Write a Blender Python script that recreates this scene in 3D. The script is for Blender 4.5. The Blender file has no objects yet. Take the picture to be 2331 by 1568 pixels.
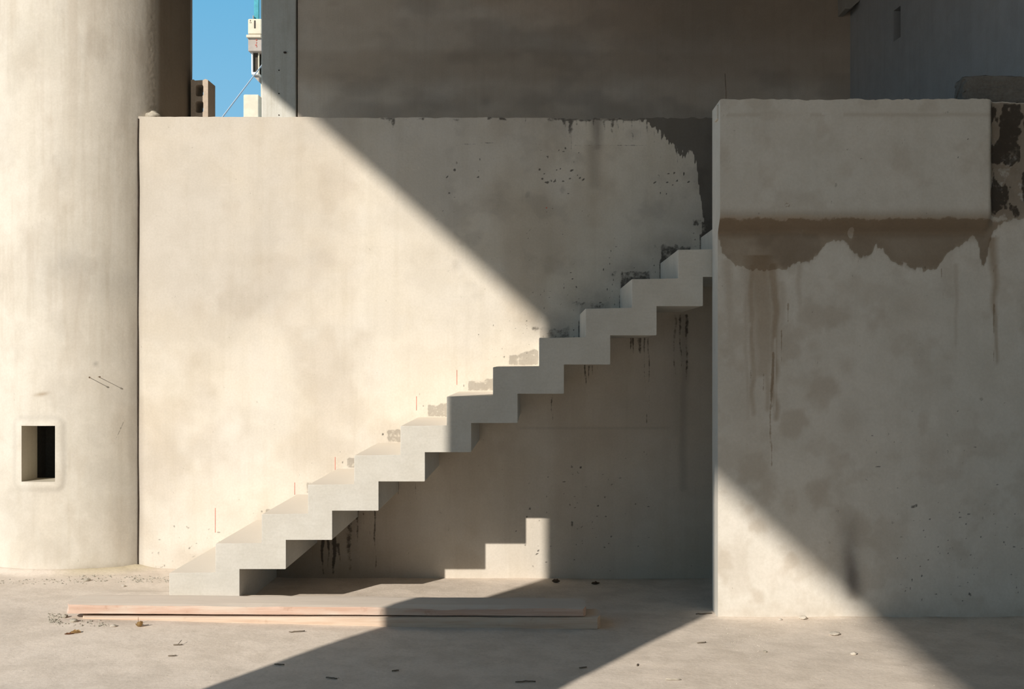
import bpy, bmesh, math, random
import numpy as np
from mathutils import Vector, Matrix

random.seed(7)
SC = bpy.context.scene
COL = SC.collection

# ------------------------------------------------------------------ camera, sky, sun, exposure
F_PX, VX, VY, EYE = 2646.0, 1225.0, 812.0, 1.525      # focal length (px of 2331), horizon point, eye height
cam_d = bpy.data.cameras.new('camera')
cam_d.sensor_width = 36.0
cam_d.sensor_fit = 'HORIZONTAL'
cam_d.lens = 36.0 * F_PX / 2331.0
cam_d.shift_x = -(VX - 1165.5) / 2331.0
cam_d.shift_y = (VY - 784.0) / 2331.0
cam_d.clip_end = 600
cam = bpy.data.objects.new('camera', cam_d)
cam.location = (0, 0, EYE)
cam.rotation_euler = (math.pi / 2, 0, 0)
COL.objects.link(cam)
SC.camera = cam

SUN_DIR = Vector((0.600, 1.0, -0.537))                # the way the light travels
sun_d = bpy.data.lights.new('sun', 'SUN')
sun_d.energy = 5.0
sun_d.angle = math.radians(0.56)
sun_d.color = (1.0, 0.93, 0.83)
sun = bpy.data.objects.new('sun', sun_d)
sun.rotation_euler = SUN_DIR.to_track_quat('-Z', 'Y').to_euler()
sun.location = (-12, -20, 14)
COL.objects.link(sun)

world = bpy.data.worlds.new('sky')
SC.world = world
world.use_nodes = True
wn, wl = world.node_tree.nodes, world.node_tree.links
wn.clear()
w_out = wn.new('ShaderNodeOutputWorld')
w_bg = wn.new('ShaderNodeBackground')
w_tc = wn.new('ShaderNodeTexCoord')
w_sep = wn.new('ShaderNodeSeparateXYZ')
w_ramp = wn.new('ShaderNodeValToRGB')
w_ramp.color_ramp.elements[0].position = 0.0
w_ramp.color_ramp.elements[0].color = (0.50, 0.515, 0.49, 1)
w_ramp.color_ramp.elements[1].position = 0.9
w_ramp.color_ramp.elements[1].color = (0.06, 0.22, 0.50, 1)
for e_p, e_c in ((0.11, (0.36, 0.52, 0.62, 1)), (0.20, (0.215, 0.50, 0.74, 1)), (0.30, (0.148, 0.448, 0.71, 1))):
    e = w_ramp.color_ramp.elements.new(e_p)
    e.color = e_c
wl.new(w_tc.outputs['Generated'], w_sep.inputs[0])
wl.new(w_sep.outputs['Z'], w_ramp.inputs[0])
wl.new(w_ramp.outputs[0], w_bg.inputs[0])
wl.new(w_bg.outputs[0], w_out.inputs[0])
w_bg.inputs[1].default_value = 1.03

SC.view_settings.view_transform = 'Standard'
SC.view_settings.look = 'None'
SC.view_settings.gamma = 1.0
SC.view_settings.use_curve_mapping = False
SC.view_settings.exposure = 0.0

# ------------------------------------------------------------------ helpers
def P(px, py, Y):
    """point at depth Y that stands at pixel (px, py) of the photograph"""
    return Vector(((px - VX) * Y / F_PX, Y, EYE - (py - VY) * Y / F_PX))

def X_at(px, Y): return (px - VX) * Y / F_PX
def Z_at(py, Y): return EYE - (py - VY) * Y / F_PX

def sstep(a, b, x):
    t = np.clip((x - a) / (b - a), 0, 1)
    return t * t * (3 - 2 * t)

def vnoise(x, y, seed=0):
    x = np.asarray(x, float); y = np.asarray(y, float)
    xi = np.floor(x).astype(np.int64); yi = np.floor(y).astype(np.int64)
    fx = x - xi; fy = y - yi
    fx = fx * fx * (3 - 2 * fx); fy = fy * fy * (3 - 2 * fy)
    def h(a, b):
        v = (a * 374761393 + b * 668265263 + seed * 974634777) & 0xffffffff
        v = ((v ^ (v >> 13)) * 1274126177) & 0xffffffff
        v = v ^ (v >> 16)
        return v / 4294967295.0
    return ((h(xi, yi) * (1 - fx) + h(xi + 1, yi) * fx) * (1 - fy) +
            (h(xi, yi + 1) * (1 - fx) + h(xi + 1, yi + 1) * fx) * fy)

def fbm(x, y, seed=0, oct=4):
    s = 0; a = 0.5; t = 0
    for i in range(oct):
        s = s + a * vnoise(x * 2 ** i, y * 2 ** i, seed + i * 17); t += a; a *= 0.55
    return s / t

def tag(o, label=None, cat=None, group=None, kind=None):
    if label: o['label'] = label
    if cat: o['category'] = cat
    if group: o['group'] = group
    if kind: o['kind'] = kind
    return o

def mesh_obj(name, verts, faces, mat, parent=None, smooth=False):
    me = bpy.data.meshes.new(name)
    me.from_pydata(verts, [], faces)
    me.validate()
    me.materials.append(mat)
    if smooth:
        me.polygons.foreach_set('use_smooth', [True] * len(me.polygons))
    o = bpy.data.objects.new(name, me)
    COL.objects.link(o)
    if parent: o.parent = parent
    return o

def bm_obj(name, bm, mat, parent=None, smooth=False):
    bmesh.ops.recalc_face_normals(bm, faces=bm.faces)
    me = bpy.data.meshes.new(name)
    bm.to_mesh(me); bm.free()
    me.materials.append(mat)
    if smooth:
        me.polygons.foreach_set('use_smooth', [True] * len(me.polygons))
    o = bpy.data.objects.new(name, me)
    COL.objects.link(o)
    if parent: o.parent = parent
    return o

def empty(name, loc=(0, 0, 0)):
    o = bpy.data.objects.new(name, None)
    o.empty_display_size = 0.1
    COL.objects.link(o)
    o.location = loc
    return o

def keep(child, root):
    """parent without moving a child built in world coordinates"""
    child.parent = root
    child.matrix_parent_inverse = Matrix.Translation(root.location).inverted()
    return child

def box_bm(x0, x1, y0, y1, z0, z1, bev=0.0, seg=1, bm=None):
    own = bm is None
    if own: bm = bmesh.new()
    vs = [bm.verts.new(p) for p in ((x0,y0,z0),(x1,y0,z0),(x1,y1,z0),(x0,y1,z0),(x0,y0,z1),(x1,y0,z1),(x1,y1,z1),(x0,y1,z1))]
    for f in ((3,2,1,0),(4,5,6,7),(0,1,5,4),(1,2,6,5),(2,3,7,6),(3,0,4,7)):
        bm.faces.new([vs[i] for i in f])
    if bev:
        bmesh.ops.bevel(bm, geom=[e for e in bm.edges], offset=bev, segments=seg, profile=0.6, affect='EDGES')
    return bm

def tube(name, pts, radii, mat, parent=None, n=8):
    bm = bmesh.new()
    rings = []
    for i, p in enumerate(pts):
        p = Vector(p)
        d = (Vector(pts[min(i + 1, len(pts) - 1)]) - Vector(pts[max(i - 1, 0)])).normalized()
        u = d.orthogonal().normalized(); v = d.cross(u)
        r = radii[i] if isinstance(radii, (list, tuple)) else radii
        rings.append([bm.verts.new(p + (u * math.cos(2 * math.pi * k / n) + v * math.sin(2 * math.pi * k / n)) * r) for k in range(n)])
    for a, b in zip(rings, rings[1:]):
        for k in range(n):
            bm.faces.new((a[k], a[(k + 1) % n], b[(k + 1) % n], b[k]))
    bm.faces.new(rings[0][::-1]); bm.faces.new(rings[-1])
    return bm_obj(name, bm, mat, parent, True)

# ------------------------------------------------------------------ materials
class NT:
    def __init__(s, name):
        s.m = bpy.data.materials.new(name); s.m.use_nodes = True
        s.n = s.m.node_tree.nodes; s.l = s.m.node_tree.links
        s.bsdf = s.n['Principled BSDF']
        s.tc = s.n.new('ShaderNodeTexCoord')
    def link(s, a, b): s.l.new(a, b)
    def val(s, sock, v):
        if hasattr(v, 'is_linked') or isinstance(v, bpy.types.NodeSocket): s.l.new(v, sock)
        else: sock.default_value = v
    def noise(s, scale, detail=4, rough=0.55, stretch=None, off=(0, 0, 0), dist=0.0):
        mp = s.n.new('ShaderNodeMapping')
        s.link(s.tc.outputs['Object'], mp.inputs['Vector'])
        mp.inputs['Location'].default_value = off
        if stretch: mp.inputs['Scale'].default_value = stretch
        t = s.n.new('ShaderNodeTexNoise')
        s.link(mp.outputs[0], t.inputs['Vector'])
        t.inputs['Scale'].default_value = scale
        t.inputs['Detail'].default_value = detail
        t.inputs['Roughness'].default_value = rough
        t.inputs['Distortion'].default_value = dist
        return t.outputs['Fac']
    def math(s, op, a, b=0.0, c=0.0, clamp=False):
        t = s.n.new('ShaderNodeMath'); t.operation = op; t.use_clamp = clamp
        s.val(t.inputs[0], a); s.val(t.inputs[1], b); s.val(t.inputs[2], c)
        return t.outputs[0]
    def smooth(s, x, a, b, lo=0.0, hi=1.0):
        t = s.n.new('ShaderNodeMapRange'); t.interpolation_type = 'SMOOTHSTEP'
        s.val(t.inputs['Value'], x)
        t.inputs['From Min'].default_value = a; t.inputs['From Max'].default_value = b
        t.inputs['To Min'].default_value = lo; t.inputs['To Max'].default_value = hi
        return t.outputs[0]
    def mix(s, fac, a, b, mode='MIX'):
        t = s.n.new('ShaderNodeMix'); t.data_type = 'RGBA'; t.blend_type = mode; t.clamp_factor = True
        s.val(t.inputs[0], fac)
        for k, v in ((6, a), (7, b)):
            if isinstance(v, tuple): v = v if len(v) == 4 else (*v, 1)
            s.val(t.inputs[k], v)
        return t.outputs[2]
    def attr(s, name):
        t = s.n.new('ShaderNodeAttribute'); t.attribute_name = name
        q = s.n.new('ShaderNodeSeparateColor')
        s.link(t.outputs['Color'], q.inputs[0])
        return q.outputs
    def bump(s, h, strength, dist=0.01, prev=None):
        t = s.n.new('ShaderNodeBump')
        t.inputs['Strength'].default_value = strength; t.inputs['Distance'].default_value = dist
        s.link(h, t.inputs['Height'])
        if prev is not None: s.link(prev, t.inputs['Normal'])
        return t.outputs[0]
    def finish(s, col, rough=0.9, nrm=None, spec=0.25):
        s.val(s.bsdf.inputs['Base Color'], col if not isinstance(col, tuple) else (*col[:3], 1))
        s.val(s.bsdf.inputs['Roughness'], rough)
        s.bsdf.inputs['Specular IOR Level'].default_value = spec
        if nrm is not None: s.link(nrm, s.bsdf.inputs['Normal'])
        return s.m

def concrete(name, base, alt, dark=None, painted=False, mott=0.6, streak=0.35, grain=0.25, seed=0.0, pits=0.5, brush=False):
    t = NT(name)
    o = (seed * 3.1, seed * 1.7, seed * 2.3)
    n1 = t.noise(0.9, 5, 0.6, off=o)
    n2 = t.noise(5.0, 7, 0.62, off=o)
    n3 = t.noise(1.0, 4, 0.6, stretch=(14, 14, 0.7), off=o)
    n4 = t.noise(70, 4, 0.6, off=o)
    c = t.mix(t.smooth(n1, 0.36, 0.64), base, alt)
    lowv = tuple(v * (1 - 0.22 * mott) for v in (1, 1.01, 1.02))
    c = t.mix(t.smooth(n2, 0.40, 0.62, 1.0, 0.0), c, t.mix(1.0, c, (0.945, 0.94, 0.93), 'MULTIPLY'))
    c = t.mix(t.math('MULTIPLY', t.smooth(n3, 0.45, 0.70), streak), c, t.mix(1.0, c, (0.80, 0.77, 0.71), 'MULTIPLY'))
    c = t.mix(t.math('MULTIPLY', t.smooth(n4, 0.35, 0.65), grain), c, t.mix(1.0, c, (0.80, 0.79, 0.77), 'MULTIPLY'))
    n5 = t.noise(26, 3, 0.6, stretch=(1, 1, 0.75), off=o)
    pit = t.math('MULTIPLY', t.smooth(n5, 0.715, 0.76), pits)
    c = t.mix(pit, c, t.mix(1.0, c, (0.45, 0.43, 0.40), 'MULTIPLY'))
    rough = 0.92
    if painted:
        S = t.attr('stain'); T = t.attr('tone')
        ns = t.noise(38, 5, 0.65, off=o)
        nm = t.noise(9, 5, 0.6, off=o)
        jit = t.math('ADD', t.math('MULTIPLY', t.math('SUBTRACT', ns, 0.5), 0.75), t.math('MULTIPLY', t.math('SUBTRACT', nm, 0.5), 0.55))
        c = t.mix(t.math('MULTIPLY', T[2], 0.9), c, t.mix(1.0, c, (1.10, 1.11, 1.12), 'MULTIPLY'))
        c = t.mix(T[1], c, t.mix(1.0, c, (0.61, 0.53, 0.45), 'MULTIPLY'))
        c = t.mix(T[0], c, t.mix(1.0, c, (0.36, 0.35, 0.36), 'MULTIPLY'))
        fr = t.smooth(t.math('ADD', S[0], t.math('MULTIPLY', jit, t.smooth(S[0], 0.02, 0.2))), 0.30, 0.62)
        fg = t.smooth(t.math('ADD', S[1], t.math('MULTIPLY', jit, t.smooth(S[1], 0.02, 0.2))), 0.34, 0.54)
        fb = t.smooth(t.math('ADD', S[2], t.math('MULTIPLY', jit, t.smooth(S[2], 0.02, 0.2))), 0.34, 0.52)
        c = t.mix(fb, c, t.mix(1.0, c, (0.66, 0.655, 0.65), 'MULTIPLY'))
        c = t.mix(fg, c, t.mix(1.0, c, (0.66, 0.60, 0.535), 'MULTIPLY'))
        c = t.mix(fr, c, t.mix(1.0, c, (0.255, 0.25, 0.25), 'MULTIPLY'))
    b = t.bump(t.noise(34, 6, 0.65, off=o), 0.10, 0.01)
    b = t.bump(n4, 0.07, 0.004, b)
    b = t.bump(n2, 0.05, 0.02, b)
    if brush:
        nb = t.noise(1.0, 4, 0.6, stretch=(16, 16, 60), off=o, dist=0.6)
        b = t.bump(nb, 0.12, 0.006, b)
        c = t.mix(t.math('MULTIPLY', t.smooth(nb, 0.42, 0.66), 0.22), c, t.mix(1.0, c, (0.85, 0.85, 0.84), 'MULTIPLY'))
        geo = t.n.new('ShaderNodeNewGeometry'); sp = t.n.new('ShaderNodeSeparateXYZ'); t.link(geo.outputs['Normal'], sp.inputs[0])
        c = t.mix(t.math('MULTIPLY', t.smooth(sp.outputs[2], 0.6, 0.9), 0.9), c, (0.77, 0.69, 0.59))   # upward faces mixed paler
    if pits:
        b = t.bump(t.math('SUBTRACT', 1.0, pit), 0.25, 0.004, b)
    return t.finish(c, rough, b, 0.2)

def plain(name, col, rough=0.8, var=0.25, scale=12, bump=0.15, metallic=0.0):
    t = NT(name)
    n = t.noise(scale, 5)
    c = t.mix(t.smooth(n, 0.35, 0.65), col, tuple(v * (1 - var) for v in col))
    t.bsdf.inputs['Metallic'].default_value = metallic
    return t.finish(c, rough, t.bump(n, bump, 0.01))

def wood(name, col, dark, seed):
    t = NT(name)
    o = (seed, seed * 2, seed * 3)
    g = t.noise(1.0, 6, 0.65, stretch=(3.0, 60, 60), off=o, dist=0.4)
    n = t.noise(2.2, 5, 0.6, stretch=(1, 3, 3), off=o)
    c = t.mix(t.smooth(g, 0.35, 0.68), col, dark)
    c = t.mix(t.math('MULTIPLY', t.smooth(n, 0.48, 0.66), 0.55), c, (0.60, 0.545, 0.46))
    d = t.noise(11, 4, 0.7, stretch=(1, 1, 1), off=o)
    c = t.mix(t.math('MULTIPLY', t.smooth(d, 0.60, 0.72), 0.35), c, t.mix(1.0, c, (0.6, 0.5, 0.42), 'MULTIPLY'))
    # cement dust lying on the upper face
    geo = t.n.new('ShaderNodeNewGeometry')
    sp = t.n.new('ShaderNodeSeparateXYZ'); t.link(geo.outputs['Normal'], sp.inputs[0])
    up = t.math('MULTIPLY', t.smooth(sp.outputs[2], 0.6, 0.9), 0.85)
    c = t.mix(up, c, (0.74, 0.65, 0.555))
    return t.finish(c, 0.85, t.bump(g, 0.25, 0.004), 0.2)

WALL = (0.665, 0.605, 0.515); WALL2 = (0.635, 0.590, 0.525)
M_back = concrete('concrete_back_wall', WALL, WALL2, painted=True, seed=1, pits=0.35, streak=0.18)
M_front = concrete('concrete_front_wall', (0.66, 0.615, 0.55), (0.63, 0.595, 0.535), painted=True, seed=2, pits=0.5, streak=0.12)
M_rear = concrete('concrete_rear_wall', (0.76, 0.645, 0.53), (0.72, 0.63, 0.535), painted=True, seed=3, pits=0.1, streak=0.2)
M_pier = concrete('concrete_pier', (0.64, 0.625, 0.57), (0.60, 0.585, 0.535), seed=4, pits=0.3, streak=0.7)
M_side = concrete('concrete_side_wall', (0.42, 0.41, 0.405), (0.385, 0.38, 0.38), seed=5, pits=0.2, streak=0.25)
M_col = concrete('concrete_column', (0.635, 0.588, 0.515), (0.612, 0.572, 0.502), painted=True, seed=6, pits=0.2, streak=0.24)
M_niche = concrete('concrete_niche', (0.66, 0.59, 0.49), (0.60, 0.55, 0.45), seed=7, pits=0.3)
M_step = concrete('concrete_stairs', (0.578, 0.548, 0.49), (0.548, 0.524, 0.475), seed=8, pits=0.1, streak=0.0, brush=True)
M_slab = concrete('concrete_slab', (0.42, 0.39, 0.35), (0.40, 0.37, 0.33), seed=9)
M_canopy = concrete('concrete_canopy', (0.16, 0.12, 0.10), (0.14, 0.11, 0.09), seed=14)
M_roof = concrete('concrete_roof', (0.25, 0.225, 0.195), (0.23, 0.21, 0.185), seed=13)
M_terrace = concrete('concrete_terrace', (0.74, 0.66, 0.57), (0.70, 0.63, 0.55), seed=10)
M_block = concrete('cinder_block_grey', (0.60, 0.51, 0.42), (0.52, 0.43, 0.35), seed=11, pits=0.8, grain=0.6)
M_mortar = concrete('rough_mortar', (0.22, 0.205, 0.185), (0.17, 0.16, 0.145), seed=12, pits=0.9, grain=0.8)
M_wood_a = wood('plank_wood_pink', (0.59, 0.43, 0.345), (0.50, 0.335, 0.255), 1.0)
M_wood_b = wood('plank_wood_pale', (0.62, 0.50, 0.395), (0.53, 0.385, 0.285), 4.0)
M_leaf = plain('dry_leaf_tan', (0.62, 0.42, 0.20), 0.7, 0.4, 30)
M_leaf2 = plain('dry_leaf_brown', (0.42, 0.22, 0.12), 0.7, 0.4, 30)
M_leaf3 = plain('dry_leaf_dark', (0.24, 0.17, 0.11), 0.8, 0.4, 30)
M_twig = plain('twig_grey', (0.20, 0.165, 0.125), 0.85, 0.4, 40)
M_stone = plain('stone_pale', (0.58, 0.52, 0.44), 0.9, 0.25, 30, 0.3)
M_dirt = plain('dirt_clod', (0.46, 0.415, 0.34), 0.95, 0.35, 30, 0.4)
M_rope = plain('rope_white', (0.80, 0.79, 0.76), 0.7, 0.2, 60)
M_nail = plain('rusty_steel', (0.24, 0.17, 0.12), 0.6, 0.4, 80, metallic=0.3)
M_cream = plain('far_cream_render', (0.70, 0.62, 0.47), 0.9, 0.12, 2)
M_greypink = plain('far_grey_render', (0.44, 0.38, 0.33), 0.9, 0.15, 2)
M_farwhite = plain('far_white_sill', (0.80, 0.78, 0.74), 0.8, 0.1, 2)
M_fardark = plain('far_dark_opening', (0.08, 0.065, 0.05), 0.9, 0.2, 2)
M_teal = plain('teal_netting', (0.08, 0.36, 0.42), 0.7, 0.2, 4)
M_redmark = plain('red_marking', (0.62, 0.20, 0.15), 0.8, 0.3, 20, 0.02)
M_redfar = plain('red_paint_mark', (0.60, 0.16, 0.12), 0.8, 0.3, 20, 0.02)
M_gap = plain('dark_joint', (0.06, 0.045, 0.035), 0.95, 0.3, 20)

def floor_material():
    t = NT('dusty_concrete_floor')
    n1 = t.noise(0.7, 5, 0.6)
    n2 = t.noise(4.5, 8, 0.65)
    n3 = t.noise(60, 5, 0.65)
    n4 = t.noise(17, 4, 0.6)
    c = t.mix(t.smooth(n1, 0.35, 0.65), (0.775, 0.672, 0.572), (0.745, 0.652, 0.562))
    c = t.mix(t.smooth(n2, 0.40, 0.62), c, t.mix(1.0, c, (0.88, 0.875, 0.865), 'MULTIPLY'))
    c = t.mix(t.math('MULTIPLY', t.smooth(n3, 0.40, 0.70), 0.5), c, t.mix(1.0, c, (0.80, 0.79, 0.77), 'MULTIPLY'))
    c = t.mix(t.smooth(n4, 0.70, 0.76, 0.0, 0.5), c, t.mix(1.0, c, (0.66, 0.62, 0.58), 'MULTIPLY'))
    T = t.attr('tone')
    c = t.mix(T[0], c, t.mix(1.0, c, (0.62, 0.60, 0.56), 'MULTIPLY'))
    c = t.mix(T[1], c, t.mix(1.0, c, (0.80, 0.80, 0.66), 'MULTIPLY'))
    b = t.bump(n2, 0.16, 0.03)
    b = t.bump(n4, 0.12, 0.012, b)
    b = t.bump(n3, 0.14, 0.005, b)
    return t.finish(c, 0.95, b, 0.15)
M_floor = floor_material()

# ------------------------------------------------------------------ painted grids (walls with stains of their own and some painted shade)
def blob(px, py, cx, cy, rx, ry, k=1.0):
    return k * np.clip(1.6 - np.sqrt(((px - cx) / rx) ** 2 + ((py - cy) / ry) ** 2) * 1.1, 0, 1)

def soft(px, py, cx, cy, rx, ry, k=1.0):
    return k * np.exp(-(((px - cx) / rx) ** 2 + ((py - cy) / ry) ** 2))

def drip(px, py, x0, y0, y1, w, k=1.0, wob=3.0, seed=0, taper=0.6):
    s = np.clip((py - y0) / (y1 - y0), 0, 1)
    xc = x0 + wob * 2 * (vnoise(py / 45.0 + seed * 9.1, seed * 1.3 + 0 * py, seed) - 0.5) + wob * 0.4 * s
    ww = w * (1 - taper * s)
    end = sstep(y1 + 4, y1 - 8, py) * sstep(y0 - 4, y0 + 3, py)
    return k * np.clip(1.25 - np.abs(px - xc) / ww, 0, 1) * end * (1 - 0.35 * s)

def interp(px, pts):
    xs, ys = zip(*pts)
    return np.interp(px, xs, ys)

def set_attr(me, name, arrs, n):
    a = me.color_attributes.new(name, 'FLOAT_COLOR', 'POINT')
    buf = np.ones((len(me.vertices), 4), np.float32)
    buf[:, :3] = 0
    for i, v in enumerate(arrs):
        buf[:n, i] = np.clip(np.ravel(v), 0, 1)
    a.data.foreach_set('color', buf.ravel())

def grid_wall(name, x0, x1, z0, z1, Y, thick, step, mat, paint=None, disp=None, top=None, hole=None, parent=None):
    """a wall slab facing -Y: dense front with relief, plain sides and back. hole=(xa,xb,za,zb) leaves an opening"""
    nx = max(2, int((x1 - x0) / step) + 1); nz = max(2, int((z1 - z0) / step) + 1)
    xs = np.linspace(x0, x1, nx); zs = np.linspace(z0, z1, nz)
    X, Z = np.meshgrid(xs, zs)
    PX = VX + X * F_PX / Y; PY = VY - (Z - EYE) * F_PX / Y
    YY = np.full_like(X, Y)
    if disp is not None: YY = YY + disp(X, Z, PX, PY)
    ZZ = Z.copy()
    if top is not None:
        ZZ = ZZ + top(X) * sstep(z1 - 0.12, z1, Z)
    front = np.stack([X, YY, ZZ], -1).reshape(-1, 3)
    idx = np.arange(nx * nz).reshape(nz, nx)
    q = np.stack([idx[:-1, :-1], idx[:-1, 1:], idx[1:, 1:], idx[1:, :-1]], -1)
    q = q.reshape(-1, 4)
    loop = np.concatenate([idx[0, :-1], idx[:-1, -1], idx[-1, :0:-1], idx[:0:-1, 0]])
    n = nx * nz; m = len(loop)
    ring_f = front[loop]
    ring_b = ring_f.copy(); ring_b[:, 1] = Y + thick
    verts = np.concatenate([front, ring_f, ring_b])
    i = np.arange(m); j = (i + 1) % m
    strip = np.stack([n + i, n + m + i, n + m + j, n + j], -1)
    me = bpy.data.meshes.new(name)
    me.from_pydata(verts.tolist(), [], q.tolist() + strip.tolist() + [list(range(n + m, n + 2 * m))])
    me.materials.append(mat)
    sm = np.zeros(len(me.polygons), bool); sm[:len(q)] = True
    me.polygons.foreach_set('use_smooth', sm)
    if paint is not None:
        S, T = paint(PX, PY)
        set_attr(me, 'stain', S, n); set_attr(me, 'tone', T, n)
    o = bpy.data.objects.new(name, me)
    COL.objects.link(o)
    if parent: o.parent = parent
    return o

# ------------------------------------------------------------------ floor
YS, YW, YB, YR = 7.0, 8.0, 6.78, 12.0       # stair front, back wall, right-hand front wall, rear wall

XC = X_at(1935, YR)                          # corner of rear wall and side wall

def floor_h(X, Y):
    X = np.asarray(X, float); Y = np.asarray(Y, float)
    ramp = 0.005 + 0.0215 * np.log1p(np.exp(np.clip((0.1 - X) * 4, -30, 30))) / 4
    ramp = np.minimum(ramp, 0.085) * sstep(5.2, 6.45, Y)
    fall = 1 - 0.85 * sstep(7.06, 7.30, Y) * sstep(-2.3, -1.62, X)
    lip = 0.030 * sstep(6.86, 6.96, Y) * sstep(7.30, 7.10, Y) * sstep(-2.9, -2.3, X) * sstep(-1.40, -1.56, X)
    col = 0.03 * np.exp(-((np.hypot(X + 3.312, Y - 8.50) - 0.752) / 0.07) ** 2) * sstep(-2.5, -2.9, X)
    foot = 0.022 * np.exp(-((Y - 8.0) / 0.05) ** 2) * (0.6 + 0.8 * (fbm(X * 3, Y * 0 + 2.2, 5) - 0.4)) * sstep(-2.2, -3.0, X) 
    foot2 = 0.012 * np.exp(-((Y - YB) / 0.03) ** 2) * sstep(0.95, 1.1, X) * fbm(X * 6, Y * 0 + 1.1, 6)
    und = 0.012 * (fbm(X * 1.3, Y * 1.3, 11) - 0.5) + 0.005 * (fbm(X * 7, Y * 7, 12) - 0.5)
    near = sstep(3.0, 4.5, Y) * sstep(-7, -5, X) * sstep(7, 5, X)
    return (ramp * fall + lip + col + foot + foot2 + und) * near

def build_floor():
    xs = np.concatenate([[-70, -40, -25, -15, -10, -7, -5.5], np.arange(-4.5, 4.6, 0.022), [5.5, 7, 10, 15, 25, 40, 70]])
    ys = np.concatenate([[-80, -45, -25, -14, -8, -4, 0, 2.5, 3.6], np.arange(4.2, 8.12, 0.022), [8.3, 10, 14, 22, 40, 80]])
    X, Y = np.meshgrid(xs, ys)
    Z = floor_h(X, Y)
    V = np.stack([X, Y, Z], -1).reshape(-1, 3)
    idx = np.arange(X.size).reshape(X.shape)
    q = np.stack([idx[:-1, :-1], idx[:-1, 1:], idx[1:, 1:], idx[1:, :-1]], -1).reshape(-1, 4)
    o = mesh_obj('floor', V.tolist(), q.tolist(), M_floor, smooth=True)
    d = np.hypot(X + 3.312, Y - 8.50) - 0.752
    moss = np.exp(-(d / 0.10) ** 2) * sstep(-3.3, -3.0, X) * sstep(-2.4, -2.7, X) * 0.9
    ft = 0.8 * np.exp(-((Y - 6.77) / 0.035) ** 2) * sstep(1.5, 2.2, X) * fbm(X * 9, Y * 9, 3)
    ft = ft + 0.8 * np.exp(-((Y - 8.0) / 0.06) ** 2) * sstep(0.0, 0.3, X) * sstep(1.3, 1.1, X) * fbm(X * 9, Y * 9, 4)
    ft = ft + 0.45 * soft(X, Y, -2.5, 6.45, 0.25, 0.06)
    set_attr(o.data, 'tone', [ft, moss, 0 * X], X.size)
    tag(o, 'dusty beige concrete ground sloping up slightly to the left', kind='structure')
    return o
build_floor()

# ------------------------------------------------------------------ stair profile in photo pixels (used for marks on the wall as well)
def step_x(i): return 385 + 105.3 * i
def step_u(i): return 545 + 105.5 * i
def step_t(i): return 1304 - 66.9 * i
def step_s(i): return 1295 - 66.5 * i
def onwall_x(px): return VX + (px - VX) * YS / YW
def onwall_y(py): return VY + (py - VY) * YS / YW

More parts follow.
